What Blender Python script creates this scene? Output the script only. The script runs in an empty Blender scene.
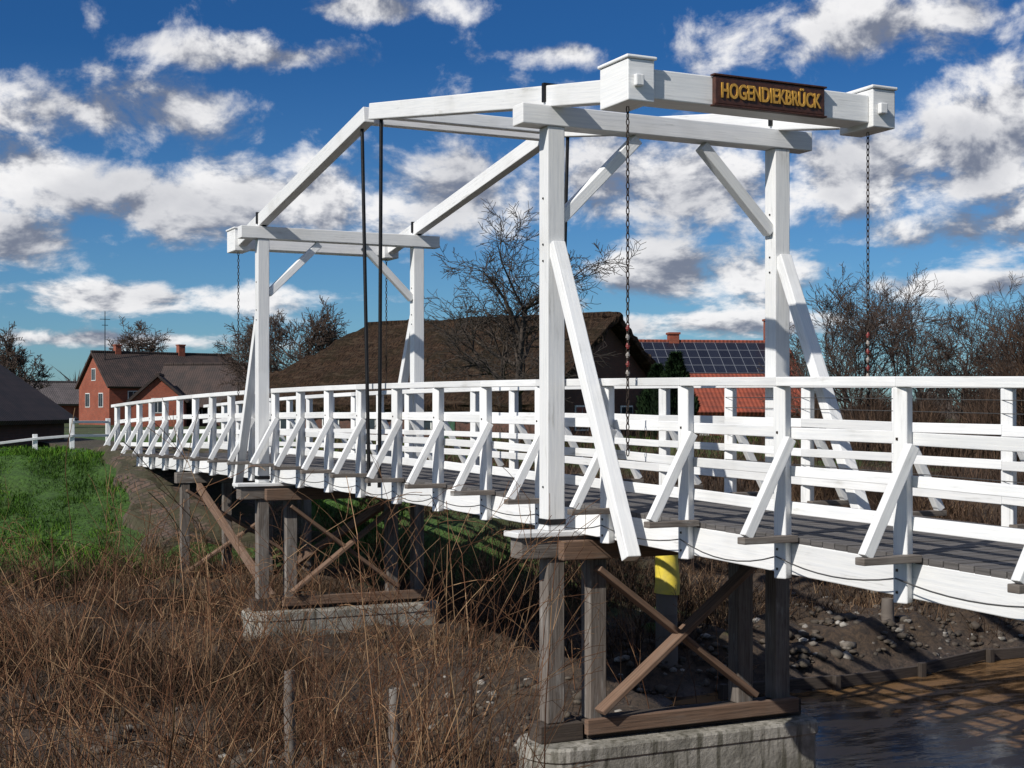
import bpy, math, random
import numpy as np
from mathutils import Vector, Matrix, noise as mnoise
random.seed(7); rng=np.random.default_rng(7)
TH=math.radians(25.9); FX,FY=math.sin(TH),math.cos(TH); RX,RY=FY,-FX
CX,CY,ZC=-6.886,-13.228,1.0; FP=1430.0
def Pw(px,d):
    l=(px-512)/FP*d
    return (CX+FX*d+RX*l, CY+FY*d+RY*l)
def Zp(py,d): return ZC+(410-py)*d/FP
scene=bpy.context.scene
# ---------------- node helpers
class NT:
    def __init__(s,tree): s.t=tree; s.n=tree.nodes; s.l=tree.links
    def new(s,typ,**kw):
        nd=s.n.new(typ)
        for k,v in kw.items(): setattr(nd,k,v)
        return nd
    def set(s,sock,v):
        if isinstance(v,bpy.types.NodeSocket): s.l.new(v,sock)
        elif v is not None:
            if isinstance(v,(tuple,list)) and len(v)==3 and sock.type=='RGBA': v=(*v,1)
            sock.default_value=v
    def math(s,op,a,b=None,c=None,clamp=False):
        nd=s.new('ShaderNodeMath',operation=op,use_clamp=clamp)
        s.set(nd.inputs[0],a)
        if b is not None: s.set(nd.inputs[1],b)
        if c is not None: s.set(nd.inputs[2],c)
        return nd.outputs[0]
    def vmath(s,op,a,b=None):
        nd=s.new('ShaderNodeVectorMath',operation=op)
        s.set(nd.inputs[0],a)
        if b is not None: s.set(nd.inputs[1],b)
        return nd.outputs['Value'] if op in('LENGTH','DOT_PRODUCT') else nd.outputs[0]
    def mix(s,f,a,b,blend='MIX'):
        nd=s.new('ShaderNodeMix',data_type='RGBA',blend_type=blend)
        s.set(nd.inputs[0],f); s.set(nd.inputs[6],a); s.set(nd.inputs[7],b)
        return nd.outputs[2]
    def mr(s,v,a,b,c=0.0,d=1.0,smooth=True):
        nd=s.new('ShaderNodeMapRange'); nd.interpolation_type='SMOOTHSTEP' if smooth else 'LINEAR'
        s.set(nd.inputs[0],v); nd.inputs[1].default_value=a; nd.inputs[2].default_value=b
        nd.inputs[3].default_value=c; nd.inputs[4].default_value=d
        return nd.outputs[0]
    def noise(s,vec,scale,detail=5,rough=.55,dist=0.0):
        nd=s.new('ShaderNodeTexNoise'); s.set(nd.inputs['Vector'],vec)
        nd.inputs['Scale'].default_value=scale; nd.inputs['Detail'].default_value=detail
        nd.inputs['Roughness'].default_value=rough; nd.inputs['Distortion'].default_value=dist
        return nd.outputs[0]
    def mapping(s,vec,scale=(1,1,1),loc=(0,0,0)):
        nd=s.new('ShaderNodeMapping'); s.set(nd.inputs[0],vec)
        nd.inputs['Scale'].default_value=scale; nd.inputs['Location'].default_value=loc
        return nd.outputs[0]
def newmat(name):
    m=bpy.data.materials.new(name); m.use_nodes=True
    t=NT(m.node_tree); b=m.node_tree.nodes['Principled BSDF']
    return m,t,b
def bump(t,b,h,strength,dist):
    nd=t.new('ShaderNodeBump'); t.set(nd.inputs['Height'],h)
    nd.inputs['Strength'].default_value=strength; nd.inputs['Distance'].default_value=dist
    t.l.new(nd.outputs[0],b.inputs['Normal'])
def wood(name,c1,c2,c3,dirt=.5,rough=.6,bs=.4,thr=(.55,.75)):
    m,t,b=newmat(name)
    uv=t.new('ShaderNodeUVMap').outputs[0]
    gr=t.noise(t.mapping(uv,(1.2,28,1)),1.5,4,.6)
    pa=t.noise(t.mapping(uv,(.8,3,1)),2.0,5,.65,.3)
    pos=t.new('ShaderNodeNewGeometry')
    big=t.noise(pos.outputs['Position'],1.3,3,.6)
    col=t.mix(t.mr(gr,.35,.7),c1,c2)
    f=t.math('MULTIPLY',t.mr(t.math('ADD',t.math('MULTIPLY',pa,.6),t.math('MULTIPLY',gr,.4)),*thr),dirt)
    col=t.mix(f,col,c3)
    col=t.mix(t.math('MULTIPLY',t.mr(big,.5,.75),.35*dirt),col,c3)
    isl=pos.outputs['Random Per Island']
    v=t.new('ShaderNodeHueSaturation'); t.set(v.inputs['Value'],t.mr(isl,0,1,.82,1.06,False)); t.set(v.inputs['Color'],col)
    t.l.new(v.outputs[0],b.inputs['Base Color'])
    t.set(b.inputs['Roughness'],t.mr(gr,.3,.7,rough-.1,rough+.15))
    bump(t,b,t.math('ADD',gr,t.math('MULTIPLY',pa,.6)),bs,.006)
    return m
M_white=wood('white_paint_wood',(.82,.82,.81),(.72,.73,.74),(.36,.34,.29),.6,.5,.4,(.55,.71))
M_old=wood('weathered_wood',(.17,.145,.125),(.075,.06,.05),(.42,.41,.39),.75,.85,.9,(.52,.68))
M_dark=wood('dark_timber',(.060,.044,.033),(.028,.021,.017),(.12,.10,.085),.6,.85,.9,(.52,.75))
M_brown=wood('brown_timber',(.19,.115,.075),(.10,.062,.043),(.26,.21,.17),.6,.85,.9,(.52,.75))
M_deck=wood('deck_wood',(.13,.12,.115),(.07,.065,.063),(.20,.19,.18),.6,.8,.8)
def simple(name,c,rough=.6,metal=0,var=.3,scale=8,bs=.2,bd=.01,c2=None):
    m,t,b=newmat(name); pos=t.new('ShaderNodeTexCoord').outputs['Object']
    n=t.noise(pos,scale,4,.6)
    c2=c2 or tuple(x*(1-var) for x in c)
    t.l.new(t.mix(t.mr(n,.3,.7),c,c2),b.inputs['Base Color'])
    b.inputs['Roughness'].default_value=rough; b.inputs['Metallic'].default_value=metal
    bump(t,b,n,bs,bd); return m
M_iron=simple('black_iron',(.02,.02,.022),.5,.6,.4,30)
M_rust=simple('rusty_chain',(.045,.03,.022),.7,.5,.5,40)
M_red=simple('red_paint',(.22,.03,.025),.5)
M_dull=simple('dull_white_paint',(.32,.29,.26),.6)
M_yel=simple('yellow_paint',(.74,.58,.06),.55,0,.45,5,.3,.01,(.50,.40,.08))
M_cable=simple('grey_cable',(.09,.09,.09),.5,.3)
M_signb=simple('sign_wood',(.075,.026,.015),.5,0,.5,20)
M_signl=simple('sign_letters',(.55,.30,.05),.45)
M_glass=simple('window_glass',(.03,.04,.05),.08,0,.2)
M_frame=simple('window_frame',(.75,.75,.73),.5)
M_door=simple('door_green',(.03,.09,.05),.5)
def barkm(name,a,b_):
    m,t,b=newmat(name); g=t.new('ShaderNodeNewGeometry')
    t.l.new(t.mix(g.outputs['Random Per Island'],a,b_),b.inputs['Base Color']); b.inputs['Roughness'].default_value=.9; return m
M_bark=barkm('bark',(.06,.045,.035),(.03,.024,.02))
M_bark2=barkm('bark_brown',(.09,.058,.042),(.04,.028,.023))
def concrete():
    m,t,b=newmat('concrete'); pos=t.new('ShaderNodeNewGeometry').outputs['Position']
    n=t.noise(pos,3,6,.65); n2=t.noise(t.mapping(pos,(6,6,.6)),2,4,.6)
    z=t.new('ShaderNodeSeparateXYZ'); t.set(z.inputs[0],pos)
    col=t.mix(t.mr(n,.35,.65),(.36,.34,.30),(.18,.17,.145))
    col=t.mix(t.mr(n2,.46,.66,0,.85),col,(.075,.07,.05))
    wet=t.mr(t.math('ADD',z.outputs[2],t.math('MULTIPLY',n,.3)),-2.95,-2.6,1,0)
    col=t.mix(t.math('MULTIPLY',wet,.8),col,(.06,.06,.035))
    t.l.new(col,b.inputs['Base Color']); b.inputs['Roughness'].default_value=.85
    bump(t,b,t.noise(pos,18,6,.7),.7,.025); return m
M_conc=concrete()
def brickm(name,c1,c2,mort,scale,sx=1):
    m,t,b=newmat(name); co=t.new('ShaderNodeTexCoord').outputs['Object']
    s=t.new('ShaderNodeSeparateXYZ'); t.set(s.inputs[0],co)
    c=t.new('ShaderNodeCombineXYZ'); t.set(c.inputs[0],t.math('ADD',s.outputs[0],s.outputs[1])); t.set(c.inputs[1],s.outputs[2])
    br=t.new('ShaderNodeTexBrick'); t.set(br.inputs['Vector'],c.outputs[0])
    br.inputs['Scale'].default_value=scale
    t.set(br.inputs['Color1'],c1);t.set(br.inputs['Color2'],c2);t.set(br.inputs['Mortar'],mort)
    br.inputs['Mortar Size'].default_value=.015
    n=t.noise(co,.8,5,.6)
    t.l.new(t.mix(t.mr(n,.4,.7,0,.5),br.outputs[0],tuple(x*.5 for x in c1)),b.inputs['Base Color'])
    b.inputs['Roughness'].default_value=.85; bump(t,b,br.outputs[1],-.4,.01); return m
M_brick=brickm('red_brick',(.30,.065,.03),(.19,.045,.025),(.22,.15,.11),3)
M_brickd=brickm('dark_brick',(.11,.045,.03),(.065,.033,.026),(.085,.07,.06),3)
def revet():
    m,t,b=newmat('revetment_brick'); pos=t.new('ShaderNodeNewGeometry').outputs['Position']
    br=t.new('ShaderNodeTexBrick'); t.set(br.inputs['Vector'],pos); br.inputs['Scale'].default_value=2.2
    br.inputs['Mortar Size'].default_value=.03
    t.set(br.inputs['Color1'],(.12,.075,.055)); t.set(br.inputs['Color2'],(.07,.052,.043)); t.set(br.inputs['Mortar'],(.035,.028,.02))
    n=t.noise(pos,2.0,6,.7)
    t.l.new(t.mix(t.mr(n,.40,.54,0,.95),br.outputs[0],(.045,.042,.02)),b.inputs['Base Color'])
    b.inputs['Roughness'].default_value=.9; bump(t,b,t.math('ADD',br.outputs[1],n),.8,.05); return m
M_rev=revet()
def thatch():
    m,t,b=newmat('thatch'); co=t.new('ShaderNodeTexCoord').outputs['Object']
    n=t.noise(t.mapping(co,(5,1,1)),3.0,6,.8); n2=t.noise(co,.7,6,.75); n3=t.noise(t.mapping(co,(.3,2,3)),2,5,.7)
    col=t.mix(t.mr(n,.42,.58),(.115,.07,.045),(.022,.015,.012))
    col=t.mix(t.mr(n2,.48,.58,0,.65),col,(.042,.034,.02))
    col=t.mix(t.mr(n3,.52,.64,0,.6),col,(.16,.115,.08))
    t.l.new(col,b.inputs['Base Color']); b.inputs['Roughness'].default_value=1.0; b.inputs['Specular IOR Level'].default_value=.1
    bump(t,b,t.math('ADD',n,n2),1.0,.4); return m
M_thatch=thatch()
def tiles(name,c1,c2):
    m,t,b=newmat(name); co=t.new('ShaderNodeTexCoord').outputs['Object']
    w=t.new('ShaderNodeTexWave',wave_type='BANDS',bands_direction='X'); t.set(w.inputs[0],co); w.inputs['Scale'].default_value=1.4
    w2=t.new('ShaderNodeTexWave',wave_type='BANDS',bands_direction='Z',wave_profile='SAW'); t.set(w2.inputs[0],co); w2.inputs['Scale'].default_value=1.3
    n=t.noise(co,1.0,5,.65)
    col=t.mix(t.mr(n,.35,.65),c1,c2); col=t.mix(t.math('MULTIPLY',w2.outputs[1],.35),col,(.02,.015,.012))
    t.l.new(col,b.inputs['Base Color']); b.inputs['Roughness'].default_value=.75
    bump(t,b,t.math('ADD',w.outputs[1],w2.outputs[1]),.5,.05); return m
M_tred=tiles('red_tiles',(.32,.065,.03),(.20,.045,.025)); M_tdark=tiles('dark_tiles',(.058,.036,.030),(.028,.020,.018)); M_tgrey=tiles('grey_tiles',(.13,.11,.11),(.08,.07,.07))
def solar():
    m,t,b=newmat('solar_glass'); uv=t.new('ShaderNodeUVMap').outputs[0]
    br=t.new('ShaderNodeTexBrick'); br.offset=0; t.set(br.inputs['Vector'],uv); br.inputs['Scale'].default_value=1
    br.inputs['Brick Width'].default_value=1; br.inputs['Row Height'].default_value=1; br.inputs['Mortar Size'].default_value=.025
    t.set(br.inputs['Color1'],(.010,.012,.022)); t.set(br.inputs['Color2'],(.016,.019,.032)); t.set(br.inputs['Mortar'],(.16,.17,.19))
    t.l.new(br.outputs[0],b.inputs['Base Color']); b.inputs['Roughness'].default_value=.25; return m
M_solar=solar()
def veg(name,c1,c2,c3):
    m,t,b=newmat(name); g=t.new('ShaderNodeNewGeometry')
    n=t.noise(g.outputs['Position'],.6,2,.6)
    r=t.new('ShaderNodeValToRGB'); t.set(r.inputs[0],g.outputs['Random Per Island'])
    r.color_ramp.elements[0].color=(*c1,1); r.color_ramp.elements[1].color=(*c3,1)
    e=r.color_ramp.elements.new(.5); e.color=(*c2,1)
    t.l.new(t.mix(t.mr(n,.35,.62,0,.8),r.outputs[0],tuple(x*.4 for x in c1)),b.inputs['Base Color'])
    b.inputs['Roughness'].default_value=.85; b.inputs['Specular IOR Level'].default_value=.15; return m
M_dry=veg('dry_reed',(.045,.025,.015),(.10,.056,.032),(.27,.18,.105))
M_grass=veg('green_grass',(.035,.10,.008),(.07,.175,.012),(.14,.22,.03))
M_bram=veg('bramble_stem',(.08,.036,.02),(.21,.10,.052),(.42,.27,.15))
M_brush=veg('brush',(.045,.03,.022),(.09,.055,.038),(.15,.095,.06))
M_ever=veg('evergreen',(.008,.02,.008),(.015,.035,.012),(.03,.055,.02))
M_dist=veg('distant_wood',(.06,.05,.045),(.09,.075,.065),(.12,.10,.09))
def rockm():
    m,t,b=newmat('rock'); g=t.new('ShaderNodeNewGeometry')
    n=t.noise(g.outputs['Position'],9,5,.65)
    r=t.new('ShaderNodeValToRGB'); t.set(r.inputs[0],g.outputs['Random Per Island'])
    r.color_ramp.elements[0].color=(.04,.03,.022,1);r.color_ramp.elements[1].color=(.34,.32,.29,1)
    e=r.color_ramp.elements.new(.75);e.color=(.10,.08,.062,1)
    col=t.mix(t.mr(n,.4,.65,0,.7),r.outputs[0],(.05,.042,.03))
    t.l.new(col,b.inputs['Base Color']); b.inputs['Roughness'].default_value=.85; bump(t,b,n,.6,.03); return m
M_rock=rockm()
# ---------------- object helpers
def empty(name,loc=(0,0,0),rot=0):
    e=bpy.data.objects.new(name,None); e.location=loc; e.rotation_euler=(0,0,rot)
    scene.collection.objects.link(e); return e
def link(name,me,mat,parent=None,bev=0,smooth=False):
    o=bpy.data.objects.new(name,me); scene.collection.objects.link(o)
    if mat: me.materials.append(mat)
    if parent: o.parent=parent
    if bev:
        b=o.modifiers.new('bev','BEVEL'); b.width=bev; b.segments=2; b.limit_method='ANGLE'
    if smooth: me.polygons.foreach_set('use_smooth',[True]*len(me.polygons))
    return o
class MB:
    def __init__(s): s.v=[];s.f=[];s.uv=[]
    def beam(s,p0,p1,w,h,up=(0,0,1)):
        p0=Vector(p0);p1=Vector(p1);a=p1-p0;L=a.length;a.normalize()
        sd=a.cross(Vector(up))
        if sd.length<1e-4: sd=a.cross(Vector((0,1,0)))
        sd.normalize(); u=sd.cross(a).normalized()
        i=len(s.v); ou=random.uniform(0,50);ov=random.uniform(0,50)
        for l in(0,1):
            for b in(-1,1):
                for c in(-1,1):
                    s.v.append(tuple(p0+a*(L*l)+sd*(b*w/2)+u*(c*h/2)))
        loc=lambda k:((k>>2)*L,((k>>1&1)-.5)*w,((k&1)-.5)*h)
        for fc,ax in(((0,1,5,4),1),((2,6,7,3),1),((0,4,6,2),2),((1,3,7,5),2),((0,2,3,1),0),((4,5,7,6),0)):
            s.f.append(tuple(i+k for k in fc))
            for k in fc:
                q=loc(k)
                if ax==1: s.uv.append((q[0]+ou,q[2]+ov))
                elif ax==2: s.uv.append((q[0]+ou,q[1]+ov+1))
                else: s.uv.append((q[1]+ou,q[2]+ov))
    def box(s,x0,x1,y0,y1,z0,z1):
        dx,dy,dz=x1-x0,y1-y0,z1-z0; cx,cy,cz=(x0+x1)/2,(y0+y1)/2,(z0+z1)/2
        if dz>=dx and dz>=dy: s.beam((cx,cy,z0),(cx,cy,z1),dx,dy,(0,1,0))
        elif dx>=dy: s.beam((x0,cy,cz),(x1,cy,cz),dy,dz)
        else: s.beam((cx,y0,cz),(cx,y1,cz),dx,dz)
    def obj(s,name,mat,parent=None,bev=.008):
        me=bpy.data.meshes.new(name); me.from_pydata(s.v,[],s.f)
        ul=me.uv_layers.new(name='UVMap'); ul.data.foreach_set('uv',np.array(s.uv,dtype=np.float32).ravel())
        return link(name,me,mat,parent,bev)
def npmesh(name,v,f):
    me=bpy.data.meshes.new(name); v=np.asarray(v,dtype=np.float32).reshape(-1,3); f=np.asarray(f,dtype=np.int32)
    n,k=f.shape
    me.vertices.add(len(v)); me.vertices.foreach_set('co',v.ravel())
    me.loops.add(n*k); me.loops.foreach_set('vertex_index',f.ravel())
    me.polygons.add(n); me.polygons.foreach_set('loop_start',np.arange(0,n*k,k,dtype=np.int32))
    me.update(calc_edges=True); return me
def tubes(name,segs,mat,parent=None,k=4):
    s=np.array([(*a,*b,r0,r1) for a,b,r0,r1 in segs],dtype=np.float64)
    p0,p1,r0,r1=s[:,:3],s[:,3:6],s[:,6],s[:,7]
    a=p1-p0; a/=np.linalg.norm(a,axis=1,keepdims=True)+1e-9
    ref=np.where(np.abs(a[:,2:3])>.9,[[1.,0,0]],[[0,0,1.]])
    u=np.cross(a,ref);u/=np.linalg.norm(u,axis=1,keepdims=True)+1e-9; w=np.cross(a,u)
    V=np.zeros((len(s),2,k,3))
    for j in range(k):
        c,sn=math.cos(2*math.pi*j/k),math.sin(2*math.pi*j/k)
        d=u*c+w*sn
        V[:,0,j]=p0-a*(r0*.3)[:,None]+d*r0[:,None]; V[:,1,j]=p1+a*(r1*.3)[:,None]+d*r1[:,None]
    base=np.arange(len(s))[:,None]*2*k; F=[]
    for j in range(k):
        j2=(j+1)%k
        F.append(np.concatenate([base+j,base+j2,base+k+j2,base+k+j],1))
    F=np.stack(F,1).reshape(-1,4)
    return link(name,npmesh(name,V,F),mat,parent,smooth=True)
def blades(name,x,y,z,H,lean,wid,mat,az=None):
    n=len(x); az=rng.uniform(0,2*math.pi,n) if az is None else az
    wa=rng.uniform(0,2*math.pi,n)
    dx,dy=np.cos(az)*lean*H,np.sin(az)*lean*H; wx,wy=np.cos(wa)*wid/2,np.sin(wa)*wid/2
    V=np.zeros((n,5,3))
    V[:,0]=np.stack([x-wx,y-wy,z],1);V[:,1]=np.stack([x+wx,y+wy,z],1)
    mx,my,mz=x+dx*.35,y+dy*.35,z+H*.6
    V[:,2]=np.stack([mx-wx*.8,my-wy*.8,mz],1);V[:,3]=np.stack([mx+wx*.8,my+wy*.8,mz],1)
    V[:,4]=np.stack([x+dx,y+dy,z+H*np.clip(1-lean*.35,.3,1)],1)
    b=np.arange(n)[:,None]*5
    F=np.stack([b+[0,1,3],b+[0,3,2],b+[2,3,4]],1).reshape(-1,3)
    return link(name,npmesh(name,V,F),mat)
# ---------------- terrain
def sst(a): a=np.clip(a,0,1); return a*a*(3-2*a)
def hgt(x,y):
    x=np.asarray(x,float);y=np.asarray(y,float)
    yy=y+.35*np.sin(x*.35)+.2*np.sin(x*.9+1)+.1*np.sin(x*2.3)
    near=[-.45,-.5,-1.0,-1.9,-3.0]
    ny_=[-20,-14,-12,-9,-6.6]
    a=np.interp(yy,ny_+[-5.5,-.6,.8,5,12,17.3,23.3,24.5,40,80],near+[-3.8,-3.7,-3.15,-2.95,-2.85,-2.55,-.2,-.12,-.3,-.5])
    b=np.interp(yy,ny_+[-5.5,3.2,4.7,5.6,9,18,24,40,80],near+[-3.8,-3.9,-3.25,-2.7,-2.2,-.8,-.2,-.3,-.5])
    s=sst((x-2.6-.5*np.sin(y*.8))/3.2); z=a*(1-s)+b*s
    r=sst((yy-2)/3)*np.clip(1-(yy-20)/15,.25,1)
    z=z+r*(.05*np.sin(x*1.7+y*.9)+.05*np.sin(y*2.1-x*1.1)+.03*np.sin(x*4.3+1.3*y)+.03*np.sin(y*5.1+x*2.7))
    return z
def axis(lo,hi,st,far):
    c=list(np.arange(lo,hi,st)); p=hi;s=st
    while p<far: c.append(p); s*=1.25; p+=s
    c.append(far); p=lo-st;s=st
    pre=[]
    while p>-far: pre.append(p); s*=1.25; p-=s
    pre.append(-far)
    return np.array(pre[::-1]+c)
gx=axis(-20,28,.16,1500);gy=axis(-16,28,.15,1500)
X,Y=np.meshgrid(gx,gy); Z=hgt(X,Y)
m=(np.abs(X)<34)&(Y<34)&(Y>-13)
zz=Z.copy()
for i,j in zip(*np.nonzero(m)):
    y_=Y[i,j]
    zz[i,j]+=.10*mnoise.fractal(Vector((X[i,j]*1.4,y_*1.4,0)),.7,2.1,5)*(1.8 if (X[i,j]>3 and 3.5<y_<9) else 1)
nx,ny=len(gx),len(gy)
I=np.arange((ny-1)*nx).reshape(ny-1,nx)[:,:-1].ravel()
ground=link('ground',npmesh('ground',np.stack([X,Y,zz],-1),np.stack([I,I+1,I+nx+1,I+nx],1)),None,smooth=True)
def groundm():
    m,t,b=newmat('earth_and_grass'); pos=t.new('ShaderNodeNewGeometry').outputs['Position']
    s=t.new('ShaderNodeSeparateXYZ'); t.set(s.inputs[0],pos)
    n=t.noise(pos,1.2,5,.65); n2=t.noise(pos,9,6,.7); n3=t.noise(pos,.12,3,.6)
    zz=t.math('ADD',s.outputs[2],t.math('MULTIPLY',t.math('SUBTRACT',n,.5),1.2))
    mud=t.mix(t.mr(n2,.35,.65),(.075,.05,.033),(.028,.02,.014))
    dry=t.mix(t.mr(n2,.35,.65),(.075,.048,.028),(.028,.019,.013))
    gr=t.mix(t.mr(n2,.35,.65),(.05,.115,.014),(.025,.06,.009))
    gr=t.mix(t.mr(n3,.45,.65,0,.5),gr,(.09,.10,.035))
    col=t.mix(t.mr(zz,-3.0,-2.75),mud,dry)
    low=t.mr(zz,-2.5,-2.2); hi=t.mr(zz,-.7,-.3); rt=t.mr(s.outputs[0],4,8)
    f=t.math('ADD',t.math('MULTIPLY',low,t.math('SUBTRACT',1,rt)),t.math('MULTIPLY',hi,rt))
    col=t.mix(f,col,gr)
    t.l.new(col,b.inputs['Base Color']); t.set(b.inputs['Roughness'],t.mr(s.outputs[2],-3.2,-3.0,.4,.95))
    bump(t,b,n2,.9,.08); return m
ground.data.materials.append(groundm())
def waterm():
    m,t,b=newmat('river_water'); pos=t.new('ShaderNodeNewGeometry').outputs['Position']
    n=t.noise(t.mapping(pos,(.5,1.7,1)),1.6,7,.68,.4)
    t.l.new(t.mix(t.mr(n,.42,.58),(.17,.098,.045),(.030,.018,.010)),b.inputs['Base Color'])
    t.set(b.inputs['Roughness'],t.mr(n,.42,.55,.22,.05)); b.inputs['IOR'].default_value=1.33; b.inputs['Specular IOR Level'].default_value=.12
    bump(t,b,t.noise(t.mapping(pos,(1,1.8,1)),4,3,.6,.5),.12,.02); return m
me=bpy.data.meshes.new('river_water'); me.from_pydata([(-700,-12,-3.22),(700,-12,-3.22),(700,9,-3.22),(-700,9,-3.22)],[],[(0,1,2,3)])
link('river_water',me,waterm())
# ---------------- bridge
BR=empty('wooden_drawbridge')
def dk(y): return .07-.00075*(y-8)**2
WD=2.87; posts=[-5.13+1.44*k for k in range(-6,22)]; y0,y1=posts[0]-.4,posts[-1]+.5
pl=MB(); y=y0
while y<y1:
    pl.beam((.262,y+.07,dk(y)-.025+random.uniform(-.003,.003)),(WD-.262,y+.07,dk(y)-.025+random.uniform(-.003,.003)),.138,.05); y+=.15
pl.obj('deck_planks',M_deck,BR,.004)
eb=MB();rl=MB();rp=MB();rb=MB();og=MB();gd=MB();wr=[];sw=[];bl=MB()
ys=[y0]+posts+[y1]
for side in(0,1):
    X_=(lambda w:w) if side==0 else (lambda w:WD-w)
    sg=1 if side==0 else -1
    for a,b in zip(ys[:-1],ys[1:]):
        eb.beam((X_(.30),a+.001,dk(a)-.18),(X_(.30),b-.001,dk(b)-.18),.08,.26)
        for hh,th in((.85,.095),(.54,.085),(.24,.10)):
            e=.008*random.uniform(-1,1)
            rl.beam((X_(.274),a+.002,dk(a)+hh+e),(X_(.274),b-.002,dk(b)+hh-e),.032,th)
        rl.beam((X_(.20),a+.002,dk(a)+1.265),(X_(.20),b-.002,dk(b)+1.265),.15,.075)
        for hh in(1.12,1.0,.7,.4):
            if side==1 and a<0: wr.append(((X_(.27),a,dk(a)+hh),(X_(.27),b,dk(b)+hh),.004,.004))
    for y in posts:
        d=dk(y); j=random.uniform(-.008,.008)
        rp.beam((X_(.2),y+j,d-.34),(X_(.2)+j*.5,y,d+1.226),.11,.11)
        og.beam((X_(-.28),y-.1,d-.01),(X_(.25),y-.1,d-.01),.10,.055)
        rb.beam((X_(-.23),y-.1,d+.02),(X_(.20),y-.1,d+.80),.085,.075,(0,1,0))
        for zq in(-.26,-.1,.85,.54): bl.beam((X_(.135),y+j,d+zq),(X_(.146),y+j,d+zq),.02,.02)
    for a,b in zip(posts[:-1],posts[1:]):
        pr=None
        sag=random.uniform(.05,.11)
        for i in range(9):
            u=i/8; q=(X_(.135),a+(b-a)*u,dk(a)*(1-u)+dk(b)*u-.16-sag*4*u*(1-u))
            if pr: sw.append((pr,q,.006,.006))
            pr=q
for w in(.75,1.43,2.1):
    for a,b in zip(ys[:-1],ys[1:]): gd.beam((w,a,dk(a)-.19),(w,b,dk(b)-.19),.16,.27)
eb.obj('edge_beams',M_white,BR);rl.obj('rail_boards',M_white,BR,.006);rp.obj('rail_posts',M_white,BR,.01)
rb.obj('rail_braces',M_white,BR,.006);og.obj('outriggers',M_old,BR,.006);gd.obj('girders',M_dark,BR);bl.obj('bolts',M_rust,BR,0)
tubes('railing_wires',wr,M_cable,BR);tubes('hanging_cable',sw,M_cable,BR)
BS=.158
for fi,(ty,sg) in enumerate(((0,-1),(10.8,1))):
    yy=lambda t:ty+sg*t
    pf=MB();bb=MB();ir=MB();sub=MB();subd=MB();sill=MB()
    for w,si in((0,1),(WD,-1)):
        pf.box(w-.1,w+.1,ty-.1,ty+.1,-.25,3.938)
        pf.beam((w+si*-.0,yy(.10),2.72),(w,yy(1.62),-.40),.13,.15,(1,0,0))
        pf.beam((w+si*.1,ty,3.0),(w+si*1.02,ty,3.9),.12,.13,(0,1,0))
        ir.box(w-.108,w+.108,ty-.108,ty+.108,-.19,-.13)
        ir.box(w-.03,w+.03,ty-.13,ty+.13,4.15,4.30)
        ir.box(w-.11,w+.11,ty-.025,ty+.025,4.20,4.40)
        for zq in(2.55,2.72,.2,3.2): ir.beam((w-.112,ty,zq),(w-.10,ty,zq),.02,.02)
    pf.box(-.4,3.27,ty-.12,ty+.12,3.94,4.15)
    pf.box(-.48,3.35,ty-.17,ty+.17,-.31,-.252)
    def bz(t): return 4.265-BS*t
    for w in(0,WD):
        bb.beam((w,yy(-5.3),bz(-5.3)),(w,yy(1.28),bz(1.28)),.16,.22)
        bb.box(w-.145,w+.145,min(yy(1.27),yy(1.80)),max(yy(1.27),yy(1.80)),3.87,4.26)
        bb.box(w-.165,w+.165,min(yy(1.25),yy(1.82)),max(yy(1.25),yy(1.82)),4.262,4.295)
        bb.box(w-.09,w+.0,min(yy(1.802),yy(1.86)),max(yy(1.802),yy(1.86)),4.0,4.11)
    bb.box(.147,WD-.147,min(yy(1.4),yy(1.74)),max(yy(1.4),yy(1.74)),3.92,4.20)
    bb.beam((.082,yy(-5.15),bz(-5.15)),(WD-.082,yy(-5.15),bz(-5.15)),.14,.17)
    bb.obj('balance_frame',M_white,BR,.012)
    sub.box(-.42,3.29,ty-.13,ty+.13,-.53,-.312)
    for w in(0,.5,2.37,WD):
        sub.box(w-.1,w+.1,ty-.1,ty+.1,-2.25,-.532)
    subd.box(.0,3.2,ty-.26,ty-.135,-.55,-.35)
    sill.box(.35,3.1,ty-.14,ty+.14,-2.44,-2.255); sill.box(-.2,.3,ty-.14,ty+.14,-2.44,-2.255)
    subd.beam((.45,ty-.14,-.65),(2.45,ty-.14,-2.15),.06,.18,(0,1,0))
    subd.beam((.45,ty-.215,-2.15),(2.45,ty-.215,-.65),.06,.18,(0,1,0))
    subd.beam((.3,ty-.19,-2.3),(3.0,ty-.19,-2.3),.08,.16)
    pf.obj('portal_frame',M_white,BR,.01);ir.obj('iron_fittings',M_iron,BR,.004);sill.obj('trestle_sill',M_dark,BR,.01)
    sub.obj('trestle_posts',M_old,BR,.012);subd.obj('trestle_bracing',M_brown,BR,.01)
    V=[];n=10; xs0,xs1,hw=-.0,3.05,.42
    ring=[(xs0-.0+hw*.75*math.cos(math.pi/2+math.pi*i/n),ty+hw*math.sin(math.pi/2+math.pi*i/n)) for i in range(n+1)]+[(xs1+hw*.3*math.cos(-math.pi/2+math.pi*i/n),ty+hw*math.sin(-math.pi/2+math.pi*i/n)) for i in range(n+1)]
    N=len(ring);fs=[]
    cxm,cym=(xs0+xs1)/2,ty
    for z,sc in((-4.3,1.0),(-2.6,1.0),(-2.58,1.03),(-2.47,1.03),(-2.442,1.0)):
        for x,y in ring: V.append((cxm+(x-cxm)*(1+(sc-1)*.5),cym+(y-cym)*sc*1.02,z))
    for r in range(4):
        for i in range(N): fs.append((r*N+i,r*N+(i+1)%N,(r+1)*N+(i+1)%N,(r+1)*N+i))
    fs.append(tuple(4*N+i for i in range(N)))
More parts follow.
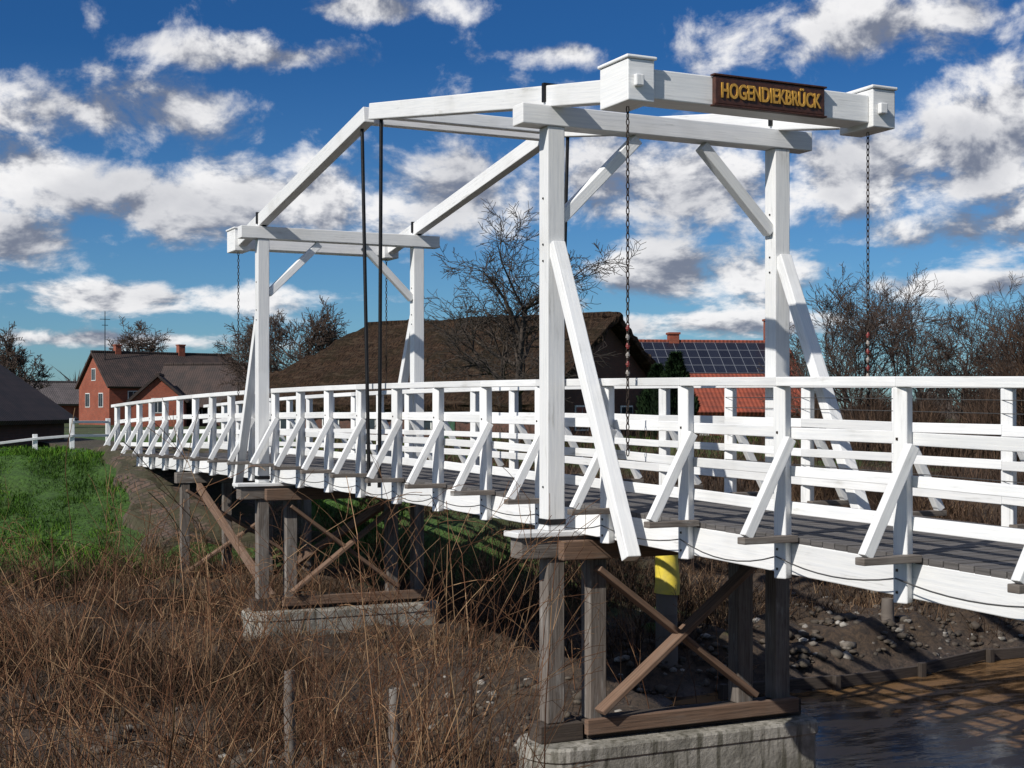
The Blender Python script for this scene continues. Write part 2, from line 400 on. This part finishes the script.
    me=bpy.data.meshes.new('pier');me.from_pydata(V,[],fs);link('concrete_pier',me,M_conc,BR)
    rods=[]
    for w in(0,WD):
        o=.04 if w==0 else -.04
        rods.append(((w,yy(-5.02),bz(-5.02)-.05),(w+o,yy(-5.2),dk(5.4)-.12),.027,.027))
    tubes('lift_rods',rods,M_iron,BR,8)
    V=[];F=[]
    for ci,w in enumerate((0,WD)):
        z=3.84; k=0; zend=.55 if fi==0 else 1.2
        cyy=yy(1.55)
        while z>zend:
            b0=len(V)
            for i in range(8):
                a=2*math.pi*i/8; cxx=math.cos(a)*.015; czz=math.sin(a)*.036
                for j in range(4):
                    e=2*math.pi*j/4
                    ox=cxx+math.cos(a)*math.cos(e)*.0065; oz=czz+math.sin(a)*math.cos(e)*.0065; oy=math.sin(e)*.0065
                    if k%2: V.append((w+oy,cyy+ox,z+oz))
                    else: V.append((w+ox,cyy+oy,z+oz))
            for i in range(8):
                for j in range(4):
                    F.append((b0+i*4+j,b0+i*4+(j+1)%4,b0+((i+1)%8)*4+(j+1)%4,b0+((i+1)%8)*4+j))
            z-=.06;k+=1
        hs=[]
        for q in range(6):
            zc_=1.80-.085*q
            hs.append(((w,cyy,zc_),(w,cyy,zc_-.025),.012,.022));hs.append(((w,cyy,zc_-.025),(w,cyy,zc_-.05),.022,.012))
        if fi==0:
            tubes('chain_beads',[h for i,h in enumerate(hs) if (i//2)%2==0],M_red,BR,8);tubes('chain_beads_white',[h for i,h in enumerate(hs) if (i//2)%2==1],M_dull,BR,8)
    link('counterweight_chains',npmesh('chains',V,F),M_rust,BR)
tr=MB();trd=MB()
for ty in(17.0,):
    gz=-2.7
    for w in(.1,1.0,1.9,2.77): tr.box(w-.09,w+.09,ty-.09,ty+.09,gz-.6,dk(ty)-.56)
    tr.box(-.1,2.97,ty-.11,ty+.11,dk(ty)-.555,dk(ty)-.33)
    trd.beam((.1,ty-.13,dk(ty)-.7),(2.77,ty-.13,gz+.3),.06,.16,(0,1,0));trd.beam((.1,ty-.2,gz+.3),(2.77,ty-.2,dk(ty)-.7),.06,.16,(0,1,0))
    trd.beam((.3,11.2,-2.3),(.3,16.6,-.6),.1,.16)
    trd.beam((2.4,11.2,-.7),(2.4,16.6,-2.3),.1,.16)
tr.obj('trestle_posts_shore',M_old,BR,.01);trd.obj('trestle_bracing_shore',M_brown,BR,.01)
V=[];F=[];xs=np.linspace(-.6,3.7,16);yv=np.linspace(18.2,25.2,30)
for ib,b in enumerate(yv):
    for a in xs: V.append((a+.12*math.sin(b*4+a) ,b,float(hgt(a,b))+.15+.05*math.sin(a*5+b*3)+rng.uniform(-.03,.03)-(.0 if -.45<a<3.6 and ib>0 else .4)))
for i in range(29):
    for j in range(15): q=i*16+j;F.append((q,q+1,q+17,q+16))
me=bpy.data.meshes.new('slope');me.from_pydata(V,[],F)
link('stone_revetment',me,M_rev)
ab=MB();ab.box(-.35,3.2,25.0,25.6,-2.2,dk(25)-.32);ab.obj('abutment_sill',M_conc,BR)
a=MB();a.box(.2,2.7,25.62,60,-.6,-.13);a.obj('footpath',M_rev)
a=MB();a.box(.2,2.7,-40,y0-.02,-1.4,dk(y0)-.01);a.obj('footpath',M_rev)
# sign
SG=empty('name_sign');sb=MB();sb.box(.82,2.12,-1.80,-1.742,3.925,4.195);sb.obj('board',M_signb,SG,.01)
sf=MB()
for a,b,c,d in((.80,2.14,4.196,4.214),(.80,2.14,3.906,3.924)): sf.box(a,b,-1.812,-1.742,c,d)
sf.obj('border',M_signb,SG,.004)
cu=bpy.data.curves.new('lettering','FONT');cu.body='HOGENDIEKBRÜCK';cu.align_x='CENTER';cu.align_y='CENTER';cu.extrude=.008;cu.size=.2;cu.offset=.004
cu.materials.append(M_signl)
to=bpy.data.objects.new('lettering',cu);scene.collection.objects.link(to);to.parent=SG
to.rotation_euler=(math.pi/2,0,0);to.location=(1.47,-1.806,4.052)
bpy.context.view_layer.update()
wd=to.dimensions[0]; to.scale=(1.18/wd,1.0,1.0)
# ---------------- piles
def pile(name,x,y,r,z0,z1,mat,seg=14,parent=None):
    s=[];n=6
    for i in range(n):
        a,b=z0+(z1-z0)*i/n,z0+(z1-z0)*(i+1)/n
        s.append(((x+.01*math.sin(i),y,a),(x+.01*math.sin(i+1),y,b),r*(1-.02*i),r*(1-.02*(i+1))))
    o=tubes(name,s,mat,parent,seg)
    c=tubes(name+'_top',[((x,y,z1-.01),(x,y,z1+.01),r*.87,.001)],mat,parent,seg); c.parent=parent or o
    return o
x,y=Pw(667,21.8);e=empty('mooring_pile');pile('pile',x,y,.185,-4.2,-1.74,M_old,16,e);pile('yellow_cap',x,y,.195,-1.74,-1.14,M_yel,16,e)
for px,d,t_,r in((888,24.5,600,.12),(902,24.0,625,.05),(290,16.5,672,.07),(395,15.8,690,.07),(118,22,650,.05)):
    x,y=Pw(px,d);pile('old_wooden_post',x,y,r,float(hgt(x,y))-.4,Zp(t_,d),M_old,10)
bd=MB();xv=np.linspace(5.0,30,14)
for a,b in zip(xv[:-1],xv[1:]):
    f=lambda x:4.5-.35*math.sin(x*.35)-.2*math.sin(x*.9+1)
    bd.beam((a,f(a),-3.12),(b,f(b),-3.12+random.uniform(-.04,.04)),.06,.18)
    bd.box(a-.05,a+.05,f(a)-.14,f(a)-.04,-3.8,-3.0)
bd.obj('bank_retaining_boards',M_dark)
# ---------------- rocks
import bmesh
bm=bmesh.new();bmesh.ops.create_icosphere(bm,subdivisions=1,radius=1)
iv=np.array([v.co[:] for v in bm.verts]);jf=np.array([[v.index for v in f.verts] for f in bm.faces]);bm.free()
V=[];F=[];o=0
for i in range(2000):
    x=rng.uniform(3.5,22) if i%3 else rng.uniform(-4,3)
    c=4.9-.35*math.sin(x*.35) if x>3.5 else 1.2
    y=c+abs(rng.normal(0,1.2 if x>3.5 else 2.2))+.1; r=rng.uniform(.02,.08)*(1 if rng.random()<.93 else 1.7)
    p=iv*(1+rng.uniform(-.22,.25,(len(iv),1)))*r*np.array([rng.uniform(.8,1.5),rng.uniform(.7,1.2),rng.uniform(.45,.8)])
    a=rng.uniform(0,6.28);p=p@np.array([[math.cos(a),math.sin(a),0],[-math.sin(a),math.cos(a),0],[0,0,1]])
    V.append(p+[x,y,float(hgt(x,y))+r*.2]);F.append(jf+o);o+=len(iv)
link('riprap_rocks',npmesh('rocks',np.concatenate(V),np.concatenate(F)),M_rock)
# ---------------- vegetation
def scat(n,x0,x1,ya,yb): return rng.uniform(x0,x1,n),rng.uniform(ya,yb,n)
x,y=scat(130000,-14,18,1.3,18.8)
cl=np.sin(x*1.3+y*.7)+np.sin(y*1.9-x*.6)+rng.normal(0,.8,len(x))
k=(cl>-.5)&~((np.abs(y-10.8)<.5)&(x>-.5)&(x<3.4))&((y>6+.6*np.sin(x))|(x<-.4+.8*np.sin(y*1.1)))&(y>1.5+.6*np.sin(x*1.2));x,y=x[k],y[k];z=hgt(x,y)
H=rng.uniform(.15,.8,len(x))*(1+.6*np.sin(x*.8+y*.5)); under=(x>-.2)&(x<3.1); H[under]*=.6
blades('dry_reeds',x,y,z-.03,H,rng.uniform(.1,1.9,len(x)),rng.uniform(.006,.017,len(x)),M_dry)
x,y=scat(90000,-14,7,17,26);k=(x<-.5+.35*np.sin(y*3)+rng.normal(0,.15,len(x)))|(x>3.8);x,y=x[k],y[k]
cl=1+.5*np.sin(x*2.1+y)+.35*np.sin(x*5.3-y*2.2)
blades('green_grass',x,y,hgt(x,y)-.02,rng.uniform(.05,.2,len(x))*cl,rng.uniform(.2,1.2,len(x)),rng.uniform(.01,.022,len(x)),M_grass)
x,y=scat(35000,-30,45,24,45)
k=((x<-.2)|(x>3.1));x,y=x[k],y[k]
blades('meadow_grass',x,y,hgt(x,y)-.02,rng.uniform(.06,.2,len(x)),rng.uniform(.2,1,len(x)),rng.uniform(.02,.04,len(x)),M_grass)
x,y=scat(50000,5,40,7.5,26);k=(np.sin(x*.9+y*.4)+np.sin(y*1.3)+rng.normal(0,.7,len(x)))>-.2;x,y=x[k],y[k]
blades('bank_brush',x,y,hgt(x,y)-.03,rng.uniform(.3,1.2,len(x)),rng.uniform(.1,1.2,len(x)),rng.uniform(.008,.02,len(x)),M_brush)
n=22000
px=rng.uniform(812,1090,n);d=rng.uniform(44,62,n);l=(px-512)/FP*d
x=CX+FX*d+RX*l;y=CY+FY*d+RY*l
top=1.1+.9*np.abs(np.sin(px*.03))+.5*np.sin(px*.11)
blades('thicket_undergrowth',x,y,hgt(x,y)-.1,rng.uniform(.4,1.2,n)*top,rng.uniform(.0,.7,n),rng.uniform(.012,.028,n),M_brush)
def tree(name,base,H,levels,seed,mat,stems=1,spread=.9,r0=.16,rmin=.01,child=2,upw=.06,k=3,nseg=5,wob=.22,wf=1.0,sr=.3):
    R=random.Random(seed);S=[]
    def rv(): return Vector((R.gauss(0,1),R.gauss(0,1),R.gauss(0,1))).normalized()
    def grow(p,d,L,r,lev):
        n=max(3,nseg-lev);st=L/n;rc=r
        for i in range(n):
            d=(d+rv()*(.10 if lev==0 else wob)+Vector((0,0,upw))).normalized()
            q=p+d*st;r1=max(rmin,r*(1-.6*(i+1)/n))
            S.append((tuple(p),tuple(q),rc,r1));rc=r1
            if lev<levels and (i>0 or lev>0):
                for c in range(child+(1 if lev==0 else 0)):
                    pr=rv();pr=(pr-d*pr.dot(d)).normalized()
                    a=R.uniform(.5,1.05)*spread
                    grow(q,(d*math.cos(a)+pr*math.sin(a)).normalized(),L*R.uniform(.42,.68)*(1-.25*i/n),max(rmin,r1*.62),lev+1)
            p=q
    for s in range(stems):
        d=Vector((R.gauss(0,sr)*(stems>1),R.gauss(0,sr)*(stems>1),1)).normalized()
        b=Vector(base)+Vector((R.gauss(0,.3),R.gauss(0,.3),0))*(stems>1)
        grow(b,d,H*R.uniform(.5,.62),r0,0)
    f=H/(max(s[1][2] for s in S)-base[2]);B=Vector(base)
    sc=lambda a:tuple(B+Vector(((a[0]-B.x)*f*wf,(a[1]-B.y)*f*wf,(a[2]-B.z)*f)))
    S=[(sc(a),sc(b),r,q) for a,b,r,q in S]
    return tubes(name,S,mat,None,k)
def tr_at(px,d,topy,levels,seed,mat=M_bark,**kw):
    x,y=Pw(px,d);z=float(hgt(x,y))-.2
    return tree('bare_tree',(x,y,z),(Zp(topy,d)-z),levels,seed,mat,**kw)
tr_at(516,52,202,4,3,M_bark,r0=.24,rmin=.010,spread=1.15,upw=.05,wf=1.15)
tr_at(300,110,296,4,5,M_bark2,r0=.25,rmin=.02,spread=1.0)
tr_at(258,115,308,4,6,M_bark2,r0=.25,rmin=.02,spread=1.1)
tr_at(330,112,322,3,16,M_bark2,r0=.2,rmin=.025,spread=1.0)
tr_at(12,120,322,4,8,M_bark2,r0=.25,rmin=.022,spread=1.2)
tr_at(135,175,316,4,9,M_bark2,r0=.3,rmin=.03,spread=1.1)
tr_at(615,150,372,3,10,M_bark2,r0=.3,rmin=.03,spread=1.1)
for i,(px,d,ty,) in enumerate(((836,60,296),(878,48,262),(930,55,258),(960,50,285),(985,62,272),(1010,50,300),(1050,56,280))):
    tr_at(px,d,ty,4,120+i,M_bark2,stems=2,r0=.075,rmin=.008,spread=.85,upw=.07,child=1,nseg=7,wob=.18,wf=1.15,sr=.25)
tr_at(1030,44,305,2,42,M_brush,stems=4,r0=.05,rmin=.010,nseg=6,spread=.7)
def conifer(name,px,d,topy,wpx):
    x0,y0_=Pw(px,d);zb=float(hgt(x0,y0_));zt=Zp(topy,d);W=wpx/FP*d/2;n=9000
    u=rng.uniform(0,1,n)**.8;a=rng.uniform(0,6.28,n);rr=W*np.minimum(1,(1-u)*1.6+.12)*(.55+.45*rng.random(n))*(1+.15*np.sin(a*3)+.1*np.sin(u*20+a))
    blades(name,x0+np.cos(a)*rr,y0_+np.sin(a)*rr,zb+u*(zt-zb)-.2,rng.uniform(.15,.35,n),rng.uniform(.2,1,n),rng.uniform(.05,.1,n),M_ever,a)
conifer('evergreen_shrub',676,62,352,46)
conifer('evergreen_shrub',658,66,364,38)
n=14000;az=rng.uniform(-15,70,n);d=rng.uniform(230,420,n)
a=np.radians(az);hh=4+3*np.sin(az*.9)+2.5*np.sin(az*2.7+1)+1.5*np.sin(az*7.1)
blades('distant_trees',CX+np.sin(a)*d,CY+np.cos(a)*d,np.full(n,-.6),np.clip(hh,2,12)*rng.uniform(.6,1.3,n),rng.uniform(0,.5,n),rng.uniform(.2,.6,n),M_dist)
# foreground brambles
S=[];R=random.Random(11)
def stem(p,d,L,r,droop,lev,rm=.0013):
    n=12 if lev==0 else 6;st=L/n
    for i in range(n):
        d=(d+Vector((R.gauss(0,.05),R.gauss(0,.05),R.gauss(0,.05)-droop*(i/n)))).normalized()
        q=p+d*st;r1=max(rm,r*(1-.75*(i+1)/n));S.append((tuple(p),tuple(q),max(rm,r*(1-.75*i/n)),r1))
        if lev<2 and i>2-lev and R.random()<(.55 if lev==0 else .35):
            pr=Vector((R.gauss(0,1),R.gauss(0,1),R.gauss(0,.6)+.2)).normalized()
            stem(q,(d*.75+pr*.6).normalized(),L*R.uniform(.12,.35),r1*.65,droop,lev+1,rm)
        p=q
OUT=[]
for px,d,ns,ty in((430,6.6,40,470),(350,6.2,32,490),(480,7.0,26,500),(260,6.2,30,490),(180,6.0,24,520),(110,5.8,24,440),(40,5.6,28,430),(-30,5.5,18,430),(390,7.6,32,510),(70,7.4,30,540),(210,7.6,30,560),(310,5.4,18,580)):
    x,y=Pw(px,d);z=float(hgt(x,y));Ht=Zp(ty,d)-z;zmax=Zp(ty-42,d)
    for i in range(ns):
        for tries in range(8):
            S=[]
            b=Vector((x+R.gauss(0,.3),y+R.gauss(0,.3),z-.1));a=R.uniform(0,6.28);t_=abs(R.gauss(0,.40))
            stem(b,Vector((math.cos(a)*t_,math.sin(a)*t_,1)).normalized(),Ht*R.uniform(.65,1.2)*(1-.06*tries),R.uniform(.0038,.0075),R.uniform(.03,.22),0)
            dd=[(s[1][0]-CX)*FX+(s[1][1]-CY)*FY for s in S]
            rr=max(((s[1][0]-CX)*RX+(s[1][1]-CY)*RY)/q for s,q in zip(S,dd))
            if max(s[1][2] for s in S)<zmax and min(dd)>3.4 and rr<.075: OUT+=S;break
tubes('bramble_shrub',OUT,M_bram,None,4)
S=[]
for i in range(620):
    x,y=R.uniform(-10,4),R.uniform(2.0,17)
    if -.3<x<3.2 and R.random()<.6: continue
    a=R.uniform(0,6.28);t_=abs(R.gauss(0,.6))
    stem(Vector((x,y,float(hgt(x,y)))),Vector((math.cos(a)*t_,math.sin(a)*t_,1)).normalized(),R.uniform(.8,2.1),.009,R.uniform(.05,.25),0,.003)
tubes('bramble_thicket',S,M_bram,None,3)
# ---------------- houses
TEX=bpy.data.textures.new('thatch_lumps','CLOUDS');TEX.noise_scale=.9;TEX.noise_depth=4
def house(name,px,d,th,L,W,eave,ridge,wm,rm,hipL=0,hipR=0,base=-.6,oh=.5,chim=(),wins=(),gwins=(),thick=.25,door=True):
    x,y=Pw(px,d);dx=RX*math.cos(th)-FX*math.sin(th);dy=RY*math.cos(th)-FY*math.sin(th)
    E=empty(name,(x,y,0),math.atan2(dy,dx));h=L/2;w=W/2
    V=[(-h,-w,base),(h,-w,base),(h,w,base),(-h,w,base),(-h,-w,eave),(h,-w,eave),(h,w,eave),(-h,w,eave)]
    F=[(0,1,5,4),(1,2,6,5),(2,3,7,6),(3,0,4,7)]
    if not hipR: V.append((h,0,ridge-.1));F.append((5,6,len(V)-1))
    if not hipL: V.append((-h,0,ridge-.1));F.append((7,4,len(V)-1))
    me=bpy.data.meshes.new('walls');me.from_pydata(V,[],F);link('walls',me,wm,E)
    s=(ridge-eave)/w;ez=eave-oh*s;H=h+oh;Wq=w+oh
    V=[(-H+hipL,0,ridge),(H-hipR,0,ridge),(-H,-Wq,ez),(H,-Wq,ez),(H,Wq,ez),(-H,Wq,ez)]
    F=[(2,3,1,0),(4,5,0,1)]
    if hipR:F.append((3,4,1))
    if hipL:F.append((5,2,0))
    me=bpy.data.meshes.new('roof');me.from_pydata(V,[],F);o=link('roof',me,rm,E)
    sd=o.modifiers.new('s','SOLIDIFY');sd.thickness=thick;sd.offset=1
    if rm is M_thatch:
        ss=o.modifiers.new('sub','SUBSURF');ss.subdivision_type='SIMPLE';ss.levels=6;ss.render_levels=6
        dp=o.modifiers.new('d','DISPLACE');dp.texture=TEX;dp.strength=.55;dp.mid_level=.5
    rc=MB();
    xa=-H+hipL
    while xa<H-hipR-.01:
        xb=min(xa+1.0,H-hipR);jz=random.uniform(-.06,.08) if rm is M_thatch else 0
        rc.box(xa,xb-.01,-.2,.2,ridge+thick*.6,ridge+thick+.12+jz);xa+=1.0
    rc.obj('ridge_cap',rm,E,.04)
    for cx,cw,ct in chim:
        c=MB();c.box(cx-cw,cx+cw,-cw,cw,ridge-.8,ct);c.box(cx-cw-.06,cx+cw+.06,-cw-.06,cw+.06,ct+.001,ct+.12);c.obj('chimney',wm,E,.01)
    fr=MB();gl=MB()
    for cx,cz,a,b in wins:
        fr.box(cx-a/2-.08,cx+a/2+.08,-w-.05,-w+.05,cz-b/2-.08,cz+b/2+.08);gl.box(cx-a/2,cx-.03,-w-.065,-w-.04,cz-b/2,cz+b/2);gl.box(cx+.03,cx+a/2,-w-.065,-w-.04,cz-b/2,cz+b/2)
    for sx,cy_,cz,a,b in gwins:
        q=sx*h; fr.box(q-.05,q+.05,cy_-a/2-.08,cy_+a/2+.08,cz-b/2-.08,cz+b/2+.08)
        q2=q+sx*.055; gl.box(q2-.012,q2+.012,cy_-a/2,cy_-.03,cz-b/2,cz+b/2);gl.box(q2-.012,q2+.012,cy_+.03,cy_+a/2,cz-b/2,cz+b/2)
    if fr.v: fr.obj('window_frames',M_frame,E,0);gl.obj('windows',M_glass,E,0)
    if door: dr=MB();dr.box(L*.2,L*.2+1.1,-w-.06,-w+.02,base,base+2.1);dr.obj('door',M_door,E,.01)
    return E
house('thatched_farmhouse',452,78,math.radians(34),19.5,13,1.4,5.5,M_brickd,M_thatch,hipL=4.5,hipR=0,oh=.7,thick=.35,
      wins=[(-6,.5,1,1),(-3,.5,1,1),(0,.5,1,1),(3,.5,1,1)],gwins=[(1,-2.5,.6,1.1,1.1),(1,2,.6,1.1,1.1)])
hs=house('brick_house',708,80,math.radians(-8),8.6,10,.9,4.55,M_brick,M_tred,oh=.3,chim=[(-2.0,.28,5.2),(3.6,.3,6.0)],wins=[(-2,.2,1.1,.9),(0,.2,1.1,.9),(2.4,.2,1.1,.9)])
sl=(4.55-.9)/5.0
def rp_(x,y): return (x,y,4.55+sl*y+.36)
V=[rp_(-4.45,-2.6),rp_(3.9,-2.6),rp_(3.9,-.2),rp_(-4.45,-.2)]
me=bpy.data.meshes.new('solar');me.from_pydata(V,[],[(0,1,2,3)]);ul=me.uv_layers.new(name='UVMap')
for i,c in enumerate(((0,0),(14,0),(14,4),(0,4))): ul.data[i].uv=c
o=link('solar_panels',me,M_solar,hs);sd=o.modifiers.new('s','SOLIDIFY');sd.thickness=.06
house('brick_house',163,150,math.radians(-38),15,8,3.4,6.7,M_brick,M_tdark,base=-.7,oh=.3,chim=[(2,.35,7.8),(-5,.3,7.6)],gwins=[(-1,-1.9,2.0,1,1.3),(-1,1.6,2.0,1,1.3),(-1,0,4.6,.9,1.1)],wins=[(-5,2.2,1,1.3),(-2,2.2,1,1.3),(1,2.2,1,1.3)])
house('farmhouse',215,138,math.radians(8),9,7,1.7,5.2,M_brickd,M_tdark,base=-.7,oh=.6,wins=[(-3,.8,1,1),(0,.8,1,1)])
house('farmhouse',160,132,math.radians(80),6,4.6,1.9,4.0,M_brick,M_tdark,base=-.7,oh=.3,gwins=[(1,0,1.4,1,1.2)])
house('brick_cottage',60,165,math.radians(-35),7,7,1.8,4.0,M_brick,M_tgrey,base=-.7,wins=[(-2,1,1,1.2),(2,1,1,1.2)],gwins=[(-1,-1.5,1.2,1,1),(-1,1.5,1.2,1,1)])
house('brick_barn',-66,50,math.radians(90),8,6.6,.75,3.1,M_brickd,M_tdark,base=-.6,oh=.35,gwins=[(1,2.1,.0,.8,.6)],door=False,thick=.18)
x,y=Pw(105,145);mm=empty('antenna_mast');tubes('mast',[((x,y,-.6),(x,y,11),.07,.04)],M_iron,mm,6);tubes('crossbars',[((x-.5,y,10.2),(x+.5,y,10.2),.03,.03),((x-.3,y,9.6),(x+.3,y,9.6),.03,.03)],M_iron,mm,4)
fe=MB();E=empty('white_fence')
pts=[(108,39.5),(72,38.5),(35,38),(-5,37.5),(-45,37)]
P3=[(*Pw(a,b),) for a,b in pts];P3=[(x,y,float(hgt(x,y))) for x,y in P3]
for i,(x,y,z) in enumerate(P3): fe.box(x-.06,x+.06,y-.06,y+.06,z-.3,z+(.92 if i<2 else .6-.15*(i-1)))
for i,(a,b) in enumerate(zip(P3[:-1],P3[1:])):
    for hh in((.82,.45) if i<1 else (.45-.12*i,)): fe.beam((a[0],a[1]-.08,a[2]+hh+.12*(i>0)),(b[0],b[1]-.08,b[2]+hh),.035,.07)
fe.obj('posts_and_rails',M_white,E)
# ---------------- world
SE=math.radians(37);sx,sy=-.93,-.36;sn=math.hypot(sx,sy);sx/=sn;sy/=sn
w=bpy.data.worlds.new('World');scene.world=w;w.use_nodes=True;T=NT(w.node_tree)
try:
    w.cycles.sampling_method='MANUAL';w.cycles.sample_map_resolution=256
except Exception: pass
STR=.09
sky=T.new('ShaderNodeTexSky',sky_type='NISHITA');sky.sun_disc=False;sky.sun_elevation=SE;sky.sun_rotation=math.atan2(sx,sy)
sky.air_density=1.0;sky.dust_density=.3;sky.ozone_density=2.5
blobs=[(100,118,135,36),(30,165,100,40),(215,198,200,42),(20,242,60,26),(150,296,140,15),(275,55,95,17),(380,8,70,14),(570,52,45,14),(450,195,110,48),
(700,185,150,50),(860,170,110,48),(680,275,135,34),(870,28,140,38),(1000,130,80,72),(970,235,100,26),(700,324,170,14),(120,340,150,9),(960,285,110,13)]
tc=T.new('ShaderNodeTexCoord').outputs['Generated'];nz=T.vmath('NORMALIZE',tc)
s3=T.new('ShaderNodeSeparateXYZ');T.set(s3.inputs[0],nz)
azs=T.math('ARCTAN2',s3.outputs[0],s3.outputs[1]);els=T.math('ARCSINE',s3.outputs[2])
pv=T.new('ShaderNodeCombineXYZ');T.set(pv.inputs[0],azs);T.set(pv.inputs[1],els);P=pv.outputs[0]
acc=None
for px,py,rx,ry in blobs:
    az=TH+math.atan((px-512)/FP);el=math.atan((410-py)/FP*math.cos(az-TH))
    mp=T.mapping(P,(FP/rx,FP/ry,0),(-az*FP/rx,-el*FP/ry,0))
    L_=T.vmath('LENGTH',mp)
    acc=L_ if acc is None else T.math('MINIMUM',acc,L_)
acc=T.math('SUBTRACT',1,T.math('MULTIPLY',acc,.6))
lg=T.math('MULTIPLY',T.math('LOGARITHM',T.math('MAXIMUM',T.math('ADD',els,.12),.01),2.718),.42)
cv=T.new('ShaderNodeCombineXYZ');T.set(cv.inputs[0],azs);T.set(cv.inputs[1],lg)
n0=T.noise(cv.outputs[0],5,1,.5)
out=T.mr(T.math('ABSOLUTE',T.math('SUBTRACT',azs,TH)),.42,.6)
gen=T.math('MULTIPLY',out,T.mr(n0,.42,.62,0,.6))
base=T.math('MAXIMUM',T.math('MAXIMUM',acc,gen),T.mr(n0,.5,.7,0,.12))
n1=T.noise(cv.outputs[0],15,7,.61,.2)
n2=T.noise(T.vmath('ADD',cv.outputs[0],(-.006,.024,0)),15,5,.57,.2)
n3=T.noise(T.vmath('ADD',cv.outputs[0],(1.3,2.1,0)),9,2,.6)
D0=T.math('ADD',T.math('MULTIPLY',base,.66),T.math('MULTIPLY',T.math('SUBTRACT',n1,.5),1.75))
alpha=T.mr(D0,.14,.52)
lit=T.mr(T.math('SUBTRACT',n1,n2),-.13,.09)
thick=T.mr(D0,.45,1.1,1,.7)
lum=T.math('MULTIPLY',lit,T.math('MULTIPLY',thick,T.mr(n3,.35,.58,.68,1)))
ccol=T.mix(lum,tuple(c/STR for c in(.19,.215,.285)),tuple(c/STR for c in(.96,.95,.95)))
alpha=T.math('MULTIPLY',alpha,T.mr(s3.outputs[2],-.01,.05,0,.96))
tint=T.mix(T.mr(s3.outputs[2],0,.24,0,1,False),(.42,.70,.98),(.13,.38,.70))
skc=T.mix(1.0,sky.outputs[0],tint,'MULTIPLY')
bg=w.node_tree.nodes['Background'];bg.inputs[1].default_value=STR
T.l.new(T.mix(alpha,skc,ccol),bg.inputs[0])
# sun
L=bpy.data.lights.new('sun','SUN');L.energy=4.95;L.angle=math.radians(.5);L.color=(1,.955,.88)
so=bpy.data.objects.new('sun',L);scene.collection.objects.link(so)
sv=Vector((sx*math.cos(SE),sy*math.cos(SE),math.sin(SE)));so.rotation_euler=sv.to_track_quat('Z','Y').to_euler()
# camera
cam=bpy.data.cameras.new('camera');cam.sensor_width=36;cam.lens=36*FP/1024;cam.shift_y=26/1024;cam.clip_end=4000
co=bpy.data.objects.new('camera',cam);scene.collection.objects.link(co);co.location=(CX,CY,ZC);co.rotation_euler=(math.pi/2,0,-TH)
scene.camera=co
scene.view_settings.view_transform='Standard';scene.view_settings.look='None';scene.view_settings.exposure=0
